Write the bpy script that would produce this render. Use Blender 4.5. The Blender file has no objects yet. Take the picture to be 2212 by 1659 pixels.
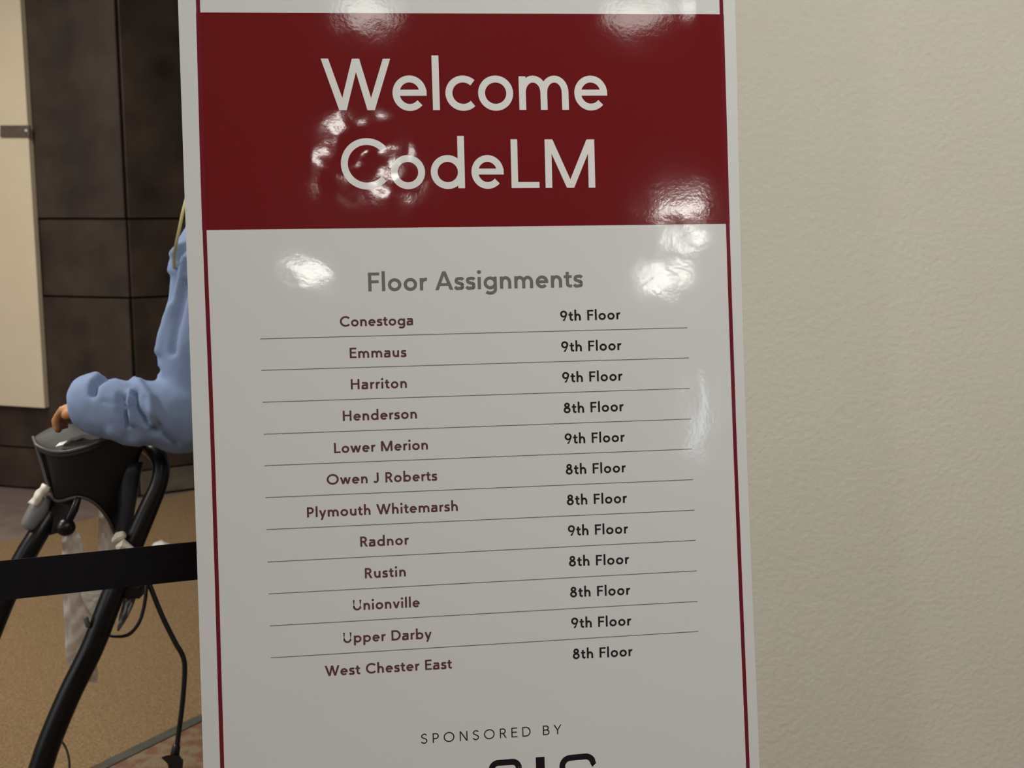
import bpy, bmesh, math, random
from mathutils import Vector, Matrix, noise
random.seed(7)
S = bpy.context.scene
COL = S.collection

# ------------------------------------------------------------------ camera
F, CX, CY = 2500.0, 1106.0, 829.5            # focal length and centre for a 2212 x 1659 frame
PITCH = math.radians(8.5)
CAM = Vector((0, 0, 1.5))
RIGHT = Vector((1, 0, 0)); FWD = Vector((0, math.cos(PITCH), -math.sin(PITCH))); UP = Vector((0, math.sin(PITCH), math.cos(PITCH)))
cd = bpy.data.cameras.new('camera'); cam = bpy.data.objects.new('camera', cd); COL.objects.link(cam)
cam.location = CAM; cam.rotation_euler = (math.pi/2 - PITCH, 0, 0)
cd.sensor_width = 36; cd.lens = F/2212*36; cd.clip_start = 0.02; cd.clip_end = 100
cd.dof.use_dof = True; cd.dof.focus_distance = 1.31; cd.dof.aperture_fstop = 11.0
S.camera = cam
# ------------------------------------------------------------------ world, exposure
w = bpy.data.worlds.new('world'); S.world = w; w.use_nodes = True
w.node_tree.nodes['Background'].inputs[0].default_value = (0.75, 0.8, 0.9, 1)
w.node_tree.nodes['Background'].inputs[1].default_value = 0.05
S.view_settings.view_transform = 'Standard'; S.view_settings.look = 'None'
S.view_settings.exposure = 0.07; S.view_settings.gamma = 1.0; S.view_settings.use_curve_mapping = False
CEIL = 3.2
# unseen ceiling downlights: x, y, radius, power
LAMPS = [(0.20, -1.58, .11, 1.1), (1.22, -1.44, .10, .8), (0.42, -3.35, .16, 6.5), (2.32, -3.75, .13, 6.0), (2.66, -4.45, .11, 4.5),
         (0.24, -5.55, .15, 7.5), (2.88, -5.45, .15, 8.0), (-3.3, 1.3, .17, 62), (-2.3, 2.9, .17, 52),
         (-2.6, 4.3, .17, 42), (0.80, 0.75, .17, 20), (-2.6, -3.6, .17, 50)]  # the strong ones are added as fill for background, wall and banner
def area_light(name, loc, size, power, col, rot=(0, 0, 0), shape='DISK', size_y=None):
    l = bpy.data.lights.new(name, 'AREA'); l.shape = shape; l.size = size
    if size_y: l.size_y = size_y
    l.energy = power; l.color = col
    o = bpy.data.objects.new(name, l); COL.objects.link(o); o.location = loc; o.rotation_euler = rot
    return o
for x, y, r, e in LAMPS:
    area_light('unseen_downlight_beam', (x, y, CEIL-.012), 2*r, e, (1.0, .965, .90))
area_light('overhead_fill', (0.75, -0.40, CEIL-.02), 1.2, 58, (1.0, .975, .93), (0, 0, 0), 'RECTANGLE', .6)  # fill added above the banner, out of view and out of its reflections
# narrow bluish strip added for the banner's vertical streak; broad cool fill added at left
area_light('added_streak_light', (5.24, -10.6, 2.95), .08, 4.5, (.80, .90, 1.0), (math.radians(80), 0, math.radians(24)), 'RECTANGLE', 1.1)
area_light('left_fill', (-5.9, -1.2, 2.5), 2.4, 75, (.93, .97, 1.0), (0, math.radians(-58), 0), 'RECTANGLE', 5.0)

# ------------------------------------------------------------------ geometry helpers
def ray(x, y): return FWD + RIGHT*((x-CX)/F) - UP*((y-CY)/F)
def at(x, y, d): return CAM + ray(x, y)*d                      # point seen at (x, y), d metres along the view axis
def on_floor(x, y, z=0.0):
    r = ray(x, y); return CAM + r*((z-CAM.z)/r.z)
def on_plane(x, y, P, N):
    r = ray(x, y); return CAM + r*((P-CAM).dot(N)/r.dot(N))
WL = {}
def empty(name, loc, label, cat, group=None):
    o = bpy.data.objects.new(name, None); COL.objects.link(o); o.location = loc; o.empty_display_size = .1
    o['label'] = label; o['category'] = cat
    if group: o['group'] = group
    WL[o.name] = Vector(loc); return o
def mk(name, V, Fc, mat, parent=None, label=None, cat=None, kind=None, smooth=False, mats=None, mi=None):
    V = [Vector(v) for v in V]
    c = Vector([(min(v[i] for v in V)+max(v[i] for v in V))/2 for i in range(3)])
    if parent is None: c.z = min(v.z for v in V)
    me = bpy.data.meshes.new(name); me.from_pydata([v-c for v in V], [], Fc)
    for m in (mats or [mat]): me.materials.append(m)
    if mi: me.polygons.foreach_set('material_index', mi)
    if smooth: me.polygons.foreach_set('use_smooth', [True]*len(me.polygons))
    me.update()
    o = bpy.data.objects.new(name, me); COL.objects.link(o)
    pl = WL[parent.name] if parent else Vector((0, 0, 0))
    o.location = c-pl; WL[o.name] = c
    if parent: o.parent = parent
    if label: o['label'] = label
    if cat: o['category'] = cat
    if kind: o['kind'] = kind
    return o
class MB:
    def __init__(s): s.V = []; s.F = []
    def add(s, V, Fc):
        b = len(s.V); s.V += [Vector(v) for v in V]; s.F += [tuple(i+b for i in f) for f in Fc]; return s
    def box(s, o, x, y, z):                      # corner + three edge vectors
        o, x, y, z = map(Vector, (o, x, y, z))
        V = [o, o+x, o+x+y, o+y, o+z, o+x+z, o+x+y+z, o+y+z]
        return s.add(V, [(0, 3, 2, 1), (4, 5, 6, 7), (0, 1, 5, 4), (1, 2, 6, 5), (2, 3, 7, 6), (3, 0, 4, 7)])
    def tube(s, P, R, n=16, flat=1.0, fold=None, capround=True):
        P = [Vector(p) for p in P]
        if not isinstance(R, (list, tuple)): R = [R]*len(P)
        P, R = list(P), list(R)
        if capround:
            d0 = (P[0]-P[1]).normalized(); d1 = (P[-1]-P[-2]).normalized(); r0, r1 = R[0], R[-1]
            P = [P[0]+d0*r0*.55, P[0]+d0*r0*.4] + P + [P[-1]+d1*r1*.4, P[-1]+d1*r1*.55]
            R = [r0*.45, r0*.8] + R + [r1*.8, r1*.45]
        up = Vector((0, 0, 1)); t0 = (P[1]-P[0]).normalized()
        if abs(t0.z) > .9: up = Vector((0, 1, 0))
        a = t0.cross(up).normalized(); V = []
        for i, p in enumerate(P):
            t = (P[min(i+1, len(P)-1)]-P[max(i-1, 0)]).normalized()
            a = (a-t*a.dot(t)).normalized(); b = t.cross(a)
            for k in range(n):
                th = 2*math.pi*k/n; r = R[i]
                if fold: r *= fold(i/(len(P)-1), th)
                V.append(p+a*(r*math.cos(th))+b*(r*flat*math.sin(th)))
        Fc = []
        for i in range(len(P)-1):
            for k in range(n):
                Fc.append((i*n+k, i*n+(k+1) % n, (i+1)*n+(k+1) % n, (i+1)*n+k))
        Fc.append(tuple(range(n))[::-1]); Fc.append(tuple((len(P)-1)*n+k for k in range(n)))
        return s.add(V, Fc)
    def ball(s, c, r, n=14, sc=(1, 1, 1)):
        c = Vector(c); V = []; Fc = []
        for i in range(1, n//2):
            ph = math.pi*i/(n//2)
            for k in range(n):
                th = 2*math.pi*k/n
                V.append(c+Vector((r*sc[0]*math.sin(ph)*math.cos(th), r*sc[1]*math.sin(ph)*math.sin(th), r*sc[2]*math.cos(ph))))
        m = n//2-1
        for i in range(m-1):
            for k in range(n): Fc.append((i*n+k, (i+1)*n+k, (i+1)*n+(k+1) % n, i*n+(k+1) % n))
        V += [c+Vector((0, 0, r*sc[2])), c-Vector((0, 0, r*sc[2]))]
        for k in range(n):
            Fc.append((m*n, k, (k+1) % n)); Fc.append((m*n+1, (m-1)*n+(k+1) % n, (m-1)*n+k))
        return s.add(V, Fc)
    def build(s, name, mat, parent=None, **k): return mk(name, s.V, s.F, mat, parent, **k)
def spline(P, k=6):                             # Catmull-Rom through tuples of any length
    P = [tuple(p) for p in P]; out = []
    Q = [tuple(2*a-b for a, b in zip(P[0], P[1]))]+P+[tuple(2*a-b for a, b in zip(P[-1], P[-2]))]
    for i in range(1, len(Q)-2):
        for j in range(k):
            t = j/k
            out.append(tuple(.5*((2*b)+(-a+c)*t+(2*a-5*b+4*c-d)*t*t+(-a+3*b-3*c+d)*t**3) for a, b, c, d in zip(Q[i-1], Q[i], Q[i+1], Q[i+2])))
    out.append(P[-1]); return out
def solid_grid(name, rows, th, mat, parent=None, direction=None, **k):   # grid of points given a thickness
    n, m = len(rows), len(rows[0]); V = [Vector(p) for r in rows for p in r]
    d = direction or Vector((0, 1, 0)); V += [v+d*th for v in V]; o = n*m; Fc = []
    for i in range(n-1):
        for j in range(m-1):
            a, b, c, e = i*m+j, i*m+j+1, (i+1)*m+j+1, (i+1)*m+j
            Fc += [(a, b, c, e), (o+e, o+c, o+b, o+a)]
    rim = [j for j in range(m)]+[i*m+m-1 for i in range(1, n)]+[(n-1)*m+j for j in range(m-2, -1, -1)]+[i*m for i in range(n-2, 0, -1)]
    for i in range(len(rim)):
        a, b = rim[i], rim[(i+1) % len(rim)]; Fc.append((b, a, a+o, b+o))
    return mk(name, V, Fc, mat, parent, **k)

# ------------------------------------------------------------------ materials
def mat(name, col, rough=.5, spec=.5, metal=0, noise_amt=0, nscale=20, col2=None, bump=0, bscale=200, detail=4, coat=0, alpha=1, trans=0, lo=.35, hi=.65):
    m = bpy.data.materials.new(name); m.use_nodes = True; nt = m.node_tree; b = nt.nodes['Principled BSDF']
    b.inputs['Roughness'].default_value = rough; b.inputs['Metallic'].default_value = metal
    b.inputs['Specular IOR Level'].default_value = spec; b.inputs['Coat Weight'].default_value = coat
    b.inputs['Coat Roughness'].default_value = .12
    b.inputs['Alpha'].default_value = alpha; b.inputs['Transmission Weight'].default_value = trans
    tc = nt.nodes.new('ShaderNodeTexCoord')
    if col2:
        nz = nt.nodes.new('ShaderNodeTexNoise'); nz.inputs['Scale'].default_value = nscale; nz.inputs['Detail'].default_value = detail
        nt.links.new(tc.outputs['Object'], nz.inputs['Vector'])
        r = nt.nodes.new('ShaderNodeValToRGB'); r.color_ramp.elements[0].color = (*col, 1); r.color_ramp.elements[1].color = (*col2, 1)
        r.color_ramp.elements[0].position = lo; r.color_ramp.elements[1].position = hi
        nt.links.new(nz.outputs['Fac'], r.inputs['Fac']); nt.links.new(r.outputs['Color'], b.inputs['Base Color'])
    else: b.inputs['Base Color'].default_value = (*col, 1)
    if bump:
        n2 = nt.nodes.new('ShaderNodeTexNoise'); n2.inputs['Scale'].default_value = bscale; n2.inputs['Detail'].default_value = 3
        nt.links.new(tc.outputs['Object'], n2.inputs['Vector'])
        bp = nt.nodes.new('ShaderNodeBump'); bp.inputs['Strength'].default_value = 1; bp.inputs['Distance'].default_value = bump
        nt.links.new(n2.outputs['Fac'], bp.inputs['Height']); nt.links.new(bp.outputs['Normal'], b.inputs['Normal'])
    return m
M = {}
PB = dict(rough=.065, spec=.5, bump=.000024, bscale=230)
M['white_print'] = mat('white_print', (.492, .500, .492), **PB)
M['margin'] = mat('margin_print', (.49, .50, .495), **PB)
M['red_print'] = mat('red_print', (.115, .0075, .0095), **PB)
M['red_line'] = mat('red_line', (.12, .010, .018), **PB)
M['white_ink'] = mat('white_ink', (.55, .56, .545), **PB)
M['grey_ink'] = mat('grey_ink', (.125, .122, .115), **PB)
M['maroon_ink'] = mat('maroon_ink', (.085, .036, .036), **PB)
M['black_ink'] = mat('black_ink', (.016, .016, .016), **PB)
M['logo_ink'] = mat('logo_ink', (.010, .006, .010), **PB)
M['rule_ink'] = mat('rule_ink', (.13, .125, .12), **PB)
M['banner_back'] = mat('banner_back', (.45, .45, .45), .6)
M['alu'] = mat('aluminium', (.55, .55, .56), .35, metal=1)
M['cream_wall'] = mat('cream_wall', (.560, .543, .458), .75, .3, col2=(.580, .563, .480), nscale=3, bump=.0012, bscale=105)
M['dark_stone'] = mat('dark_stone', (.020, .0135, .0105), .42, .35, col2=(.062, .043, .030), nscale=5, detail=12, bump=.0008, bscale=140, lo=.25, hi=.8)
M['grey_stone'] = mat('grey_stone', (.085, .07, .05), .55, .35, col2=(.13, .11, .08), nscale=9, detail=10, bump=.0005)
M['joint'] = mat('joint', (.006, .004, .003), .9)
M['cream_panel'] = mat('cream_panel', (.62, .53, .38), .6, .4, col2=(.64, .55, .40), nscale=8)
M['strip'] = mat('panel_strip', (.085, .06, .048), .4, .5, col2=(.12, .09, .075), nscale=50)
M['tile_floor'] = mat('tile_floor', (.155, .115, .098), .38, .5, col2=(.205, .155, .135), nscale=7, detail=10)
M['tan_carpet'] = mat('tan_carpet', (.140, .088, .043), .95, .1, col2=(.290, .195, .105), nscale=150, detail=8, bump=.004, bscale=220, lo=.3, hi=.7)
M['red_carpet'] = mat('red_carpet', (.17, .085, .055), .95, .1, col2=(.20, .15, .09), nscale=26, detail=6, bump=.004, bscale=220, lo=.42, hi=.58)
M['edge_strip'] = mat('edge_strip', (.048, .048, .038), .7, .3, col2=(.068, .066, .052), nscale=20)
M['ceiling'] = mat('ceiling_paint', (.62, .60, .56), .9)
M['far_wall'] = mat('lobby_paint', (.42, .38, .33), .8)
M['lamp_rim'] = mat('lamp_rim', (.7, .7, .7), .4)
M['belt'] = mat('belt_web', (.004, .0034, .0048), .7, .15, col2=(.0055, .005, .0065), nscale=30, bump=.0004, bscale=900)
M['black_tube'] = mat('black_tube', (.0035, .0028, .0038), .34, .35, bump=.0002, bscale=60)
M['black_shell'] = mat('black_shell', (.006, .0052, .005), .4, .4, col2=(.010, .009, .008), nscale=14, bump=.0003, bscale=180)
M['grey_rim'] = mat('grey_rim', (.075, .067, .062), .45, .4)
M['pad_grey'] = mat('pad_grey', (.050, .045, .041), .62, .3, col2=(.024, .021, .019), nscale=18, detail=5)
M['blue_grey_bar'] = mat('blue_grey_bar', (.020, .021, .026), .4, .4)
M['grey_wrap'] = mat('grey_wrap', (.17, .165, .165), .4, .5)
M['white_plastic'] = mat('white_plastic', (.66, .62, .54), .45, .5)
M['cream_plastic'] = mat('cream_plastic', (.58, .55, .45), .5, .5)
M['bag'] = mat('clear_bag', (.62, .60, .60), .35, .5, alpha=.42)
M['cable'] = mat('cable', (.007, .006, .008), .4, .5)
M['grey_cable'] = mat('grey_cable', (.08, .08, .08), .5, .4)
M['skin'] = mat('skin', (.46, .215, .085), .5, .4)
M['hair'] = mat('hair', (.03, .018, .012), .6, .3)
M['blue_cloth'] = mat('blue_cloth', (.20, .27, .43), .85, .2, col2=(.23, .305, .48), nscale=4, bump=.0006, bscale=500)
M['trousers'] = mat('trousers', (.03, .033, .045), .9, .2)
M['yellow_strap'] = mat('yellow_strap', (.52, .47, .22), .6, .3)
M['shoe'] = mat('shoe_leather', (.02, .02, .02), .5, .4)
M['paper'] = mat('paper', (.62, .60, .56), .7, .2)

# ------------------------------------------------------------------ the setting
X0, X1, Y0 = -6.2, 6.5, -12.0
Pa, Pb, Pc = on_floor(0, 1049), on_floor(304, 1072), on_floor(420, 1056)
dA = (Pa-Pb).normalized(); dC = (Pc-Pb).normalized()               # along the stone faces, away from the corner
nA = Vector((0, 0, 1)).cross(dA).normalized()
if nA.y > 0: nA = -nA
nC = Vector((0, 0, 1)).cross(dC).normalized()
if nC.y > 0: nC = -nC
mk('floor', [(X0-1, Y0, -.008), (X1, Y0, -.008), (X1, 9, -.008), (X0-1, 9, -.008), (X0-1, Y0, -.1), (X1, Y0, -.1), (X1, 9, -.1), (X0-1, 9, -.1)],
   [(0, 1, 2, 3), (7, 6, 5, 4), (0, 4, 5, 1), (1, 5, 6, 2), (2, 6, 7, 3), (3, 7, 4, 0)], M['tile_floor'], kind='structure')
b = MB().box((X0-1, Y0, CEIL), (X1-X0+1, 0, 0), (0, 9-Y0, 0), (0, 0, .1)); b.build('ceiling', M['ceiling'], kind='structure')
MB().box((X0-1.1, Y0, 0), (.1, 0, 0), (0, 9-Y0, 0), (0, 0, CEIL)).build('wall_left', M['far_wall'], kind='structure')
MB().box((X0-1, Y0-.1, 0), (X1-X0+1, 0, 0), (0, .1, 0), (0, 0, CEIL)).build('wall_front', M['far_wall'], kind='structure')
MB().box((X0-1, 9, 0), (X1-X0+1, 0, 0), (0, .1, 0), (0, 0, CEIL)).build('wall_far', M['far_wall'], kind='structure')
# cream wall right behind the banner; its left end stops behind the banner
MB().box((.02, 2.02, 0), (X1-.02, .14, 0), (0, .2, 0), (0, 0, CEIL)).build('wall_right', M['cream_wall'], kind='structure')
MB().box((X1-.02, Y0, 0), (.1, 0, 0), (0, 14.2, 0), (0, 0, CEIL)).build('wall_side', M['far_wall'], kind='structure')
# dark stone wall with a projecting corner, clad in separate slabs
Zof = lambda x, y, P, N: on_plane(x, y, P, N).z
LA, LC = 5.0, 3.2
bk = MB()
bk.add([Pb-nA*.02-nC*.02, Pb+dA*LA-nA*.02, Pb+dA*LA-nA*.4, Pb+dC*LC-nC*.4, Pb+dC*LC-nC*.02], [])
base = bk.V[:]; V = base+[v+Vector((0, 0, CEIL)) for v in base]
wb = mk('wall_back', V, [(4, 3, 2, 1, 0), (5, 6, 7, 8, 9), (0, 1, 6, 5), (1, 2, 7, 6), (2, 3, 8, 7), (3, 4, 9, 8), (4, 0, 5, 9)], M['joint'], kind='structure')
zA = [0, Zof(150, 972, Pb, nA), Zof(285, 644, Pb, nA), Zof(275, 473, Pb, nA), CEIL-.002]
zC = [0, Zof(370, 1009, Pb, nC), zA[2], zA[3], CEIL-.002]
g = .0045
def slab(d, n, s0, s1, z0, z1, m, th=.03, nm='stone_slab'):
    o = Pb+d*(s0+g)+Vector((0, 0, z0+g))-n*.02
    bm = bmesh.new()
    bb = MB().box(o, d*(s1-s0-2*g), n*(th), Vector((0, 0, z1-z0-2*g)))
    vs = [bm.verts.new(v) for v in bb.V]
    for f in bb.F: bm.faces.new([vs[i] for i in f])
    bmesh.ops.recalc_face_normals(bm, faces=bm.faces)
    bmesh.ops.bevel(bm, geom=bm.edges[:], offset=.003, segments=1, affect='EDGES')
    Vv = [v.co.copy() for v in bm.verts]; bm.verts.index_update(); Ff = [tuple(v.index for v in f.verts) for f in bm.faces]; bm.free()
    return mk(nm, Vv, Ff, m, wb)
for i in range(4):
    cutsA = [0, 2.05, 3.6, LA] if i % 2 else [0, 2.5, 4.0, LA]
    for a, c in zip(cutsA[:-1], cutsA[1:]): slab(dA, nA, a, c, zA[i], zA[i+1], M['dark_stone'], .03+.006*(i % 2))
    cutsC = [0, 1.3, 2.4, LC] if i % 2 else [0, 1.3, 2.4, LC]
    for a, c in zip(cutsC[:-1], cutsC[1:]): slab(dC, nC, a, c, zC[i], zC[i+1], M['grey_stone'] if i == 0 else M['dark_stone'], .024+.004*(i % 2))
# carpets on the stone floor
E0, E1 = on_floor(0, 1169), on_floor(420, 1056)
dE = (E1-E0).normalized()
G0, G1 = on_floor(215, 1659), on_floor(434, 1552); dG = (G1-G0).normalized(); nG = Vector((-dG.y, dG.x, 0))
def clipx(P, d, x): return P+d*((x-P.x)/d.x)
eL, eR = clipx(E0, dE, X0-.9), clipx(E0, dE, 0.0)
gL, gR = clipx(G0, dG, X0-.9), clipx(G0, dG, 1.0)
gw = (on_floor(434, 1541)-on_floor(434, 1563)).length*.5*abs(nG.y)
def slabpoly(name, P, z0, z1, m, **k):
    n = len(P); V = [Vector((p.x, p.y, z0)) for p in P]+[Vector((p.x, p.y, z1)) for p in P]
    return mk(name, V, [tuple(range(n))[::-1], tuple(range(n, 2*n))]+[(i, (i+1) % n, n+(i+1) % n, n+i) for i in range(n)], m, **k)
gu, gd = nG*gw, -nG*gw
if gu.y < 0: gu, gd = gd, gu
oC = nC*.03; tC = LC-.05
slabpoly('carpet', [gL+gu, gR+gu, Pb+dC*tC+oC, Pc+oC, eL], -.008, .0, M['tan_carpet'], label='tan speckled carpet between the polished stone floor and the grey edging strip', cat='carpet')
slabpoly('trim_1', [gL+gd, gR+gd, gR+gu, gL+gu], -.008, .003, M['edge_strip'], kind='structure')
gF = Vector((1.0, -3, 0)); gF2 = Vector((X0-.9, -3, 0))
slabpoly('carpet', [gF2, gF, gR+gd, gL+gd], -.008, .0, M['red_carpet'], label='reddish patterned carpet on the near side of the grey edging strip', cat='carpet')
# unseen ceiling downlights (bodies), the added fill lamps among them
for x, y, r, e in LAMPS:
    t = empty('unseen_downlight', (x, y, CEIL), 'unseen round recessed ceiling downlight with white rim', 'light', 'ceiling downlights')
    n = 28; V = []; Fc = []
    for rr, z in ((r+.03, 0), (r+.03, -.008), (r+.002, -.01), (r+.002, 0)):
        V += [Vector((x+rr*math.cos(2*math.pi*k/n), y+rr*math.sin(2*math.pi*k/n), CEIL+z)) for k in range(n)]
    for i in range(3):
        for k in range(n): Fc.append((i*n+k, i*n+(k+1) % n, (i+1)*n+(k+1) % n, (i+1)*n+k))
    mk('rim', V, Fc, M['lamp_rim'], t)

# cream panel on the stone wall, at the left edge of the picture
Pp = Pb+nA*.05
q0 = on_plane(98, 881, Pp, nA); q1 = on_plane(0, 875, Pp, nA)
zb = (q0.z+q1.z)/2
pan = empty('wall_panel', (q0.x, q0.y, zb), 'large cream panel fixed to the dark stone wall at the left edge', 'panel')
o = Vector((q0.x, q0.y, q0.z))
tilt = (q1-q0).normalized()
MB().box(o-nA*.03, tilt*2.3, nA*.035, Vector((0, 0, CEIL-q0.z-.01))).build('board', M['cream_panel'], pan)
r0 = on_plane(66, 271, Pp+nA*.006, nA); r1 = on_plane(3, 271, Pp+nA*.006, nA); r2 = on_plane(66, 296, Pp+nA*.006, nA)
mk_strip = MB().box(r2-nA*.002, r1-r0, nA*.012, r0-r2).build('metal_strip', M['strip'], pan, label='dull brown metal strip across the panel edge')
sc = on_plane(56, 283, Pp+nA*.018, nA)
MB().ball(sc, .010, 10, (1, .5, 1)).build('screw', M['alu'], mk_strip)

# ------------------------------------------------------------------ the banner
BO = Vector((-0.35546092, 1.28024322, 1.72618595))
BU = Vector((0.99221166, 0.12375783, 0.0141432)); BV = Vector((0.03260425, -0.14844654, -0.98838281))
BN = -Vector((-0.1202206, 0.98114608, -0.15132542))            # towards the viewer
BW = .61
def uv(x, y):
    r = ray(x, y); P = CAM+r*((BO-CAM).dot(BN)/r.dot(BN))-BO
    return P.dot(BU), P.dot(BV)
def env(u, v, c, su, sv): return math.exp(-((u-c[0])/su)**2-((v-c[1])/sv)**2)
cs = {k: uv(*p) for k, p in dict(swirl=(790, 345), s2=(860, 400), s3=(740, 430), a=(665, 585), b=(1430, 600), c=(1460, 443), d=(1480, 507), e=(775, 48), f=(1340, 45), g=(1510, 15), st=(1517, 830), st2=(1568, 30)).items()}
def disp(u, v):
    z = .00016*noise.noise(Vector((u*9, v*9, 3.1)))*2
    z += .00005*noise.noise(Vector((u*38, v*38, 7.7)))
    e = env(u, v, cs['swirl'], .060, .055)
    if e > .01: z += e*(.0011*noise.noise(Vector((u*34, v*30, 1.3)))+.00016*noise.noise(Vector((u*95, v*80, 5.2))))
    for k, s in (('a', .04), ('b', .04), ('d', .03), ('e', .03), ('g', .03)):
        e = env(u, v, cs[k], s, s)
        if e > .01: z += e*(.00005*noise.noise(Vector((u*55, v*60, 9.3)))+.00002*noise.noise(Vector((u*170, v*240, 2.2))))
    e = env(u, v, cs['st'], .011, .060)
    z += .00009*e
    e = env(u, v, cs['g'], .013, .035)
    z += .0005*e
    return z
def BP(u, v, off=0.0): return BO+BU*u+BV*v+BN*(disp(u, v)+off)
BH = 1.66
VT = -.34
bc = BO+BU*(BW/2)+BV*1.74
banner = empty('banner_stand', (bc.x, bc.y, 0), 'tall glossy white and dark red welcome banner listing floor assignments, in the middle', 'banner')
def patch(name, corner, m, off, step=.0035, parent=banner, label=None):
    # corner(s,t)->(u,v) for s,t in 0..1
    a, b2, c = corner(0, 0), corner(1, 0), corner(0, 1)
    nu = max(1, math.ceil(math.dist(a, b2)/step)); nv = max(1, math.ceil(math.dist(a, c)/step))
    V = [BP(*corner(i/nu, j/nv), off) for j in range(nv+1) for i in range(nu+1)]
    Fc = [(j*(nu+1)+i, (j+1)*(nu+1)+i, (j+1)*(nu+1)+i+1, j*(nu+1)+i+1) for j in range(nv) for i in range(nu)]
    return mk(name, V, Fc, m, parent, smooth=True, label=label)
def quad(p00, p10, p01, p11):
    A, B, C, D = uv(*p00), uv(*p10), uv(*p01), uv(*p11)
    return lambda s, t: tuple(A[i]*(1-s)*(1-t)+B[i]*s*(1-t)+C[i]*(1-s)*t+D[i]*s*t for i in (0, 1))
def edge(P):                                    # smooth edge u(v) through measured points
    Q = sorted((uv(*p)[1], uv(*p)[0]) for p in P)
    def f(v):
        if v <= Q[0][0]: return Q[0][1]
        for (a, ua), (b2, ub) in zip(Q[:-1], Q[1:]):
            if v <= b2: return ua+(ub-ua)*(v-a)/(b2-a)
        return Q[-1][1]
    def g2(v): return sum(f(v+k*.03) for k in range(-3, 4))/7
    return g2
eOL = edge([(384, 0), (393, 240), (397, 380), (412, 800), (416, 960), (422, 1100), (427, 1240), (439, 1659)])
eIL = edge([(428, 0), (441, 497), (454, 800), (464, 1100), (480, 1659)])
eIR = edge([(1558, 0), (1574, 560), (1589, 1000), (1597, 1200), (1616, 1659)])
eOR = edge([(1588, 0), (1600, 560), (1613, 1000), (1622, 1200), (1641, 1659)])
# front film (fine where it is seen), back film
vis0, vis1 = VT, .90
def sheet(s, t):
    v = vis0+(vis1-vis0)*t; return (eOL(v)+(eOR(v)-eOL(v))*s, v)
patch('banner_sheet', sheet, M['white_print'], 0, .0035)
def strip_uv(fa, fb, v0, v1):
    return lambda s, t: (fa(v0+(v1-v0)*t)*(1-s)+fb(v0+(v1-v0)*t)*s, v0+(v1-v0)*t)
low = [BP(0, vis1), BP(BW, vis1), BP(BW, BH), BP(0, BH)]
mk('lower_sheet', low, [(0, 3, 2, 1)], M['white_print'], banner)
bkV = [BP(.001, VT, -.0016), BP(BW-.001, VT, -.0016), BP(BW-.001, BH, -.0016), BP(.001, BH, -.0016)]
MB().box(BO+BU*.002+BV*VT-BN*.0021, BU*(BW-.004), BV*(BH-VT), BN*.0006).build('backing_film', M['banner_back'], banner)
v_bt = uv(990, 29)[1]; v_bb = uv(1010, 490)[1]
def band(s, t):
    L0, R0, L1, R1 = uv(428, 27), uv(1556, 31), uv(442, 497), uv(1573, 483.5)
    v = (L0[1]*(1-s)+R0[1]*s)*(1-t)+(L1[1]*(1-s)+R1[1]*s)*t
    a, c = eIL(v)-.0024, eIR(v)+.0024
    return (a+(c-a)*s, v)
patch('red_band', band, M['red_print'], .00010, .0035, label='dark red printed band')
lw = .0021
for nm, e in (('border_line', eIL), ('border_line', eIR)):
    fa = (lambda v, e=e: e(v)-lw); fb = (lambda v, e=e: e(v)+lw)
    patch(nm, strip_uv(fa, fb, VT, 1.56), M['red_line'], .00016, .004, label='thin dark red border line')
# rules between the rows
DL = [(562, 732), (564.5, 800), (567, 869), (569.5, 938), (571.5, 1006), (573.5, 1075), (575.5, 1144), (578, 1214), (580, 1283), (583, 1352), (585, 1421)]
DR = [(1485, 708), (1488, 773), (1490, 839), (1493, 905), (1495, 970), (1497, 1036), (1500, 1102), (1503, 1167), (1504.5, 1233), (1507, 1299), (1509, 1364)]
for a, b2 in zip(DL, DR):
    A, B = uv(*a), uv(*b2); h = .00042
    patch('rule_line', (lambda s, t, A=A, B=B, h=h: (A[0]+(B[0]-A[0])*s, A[1]+(B[1]-A[1])*s+h*(2*t-1))), M['rule_ink'], .00012, .005)

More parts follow.
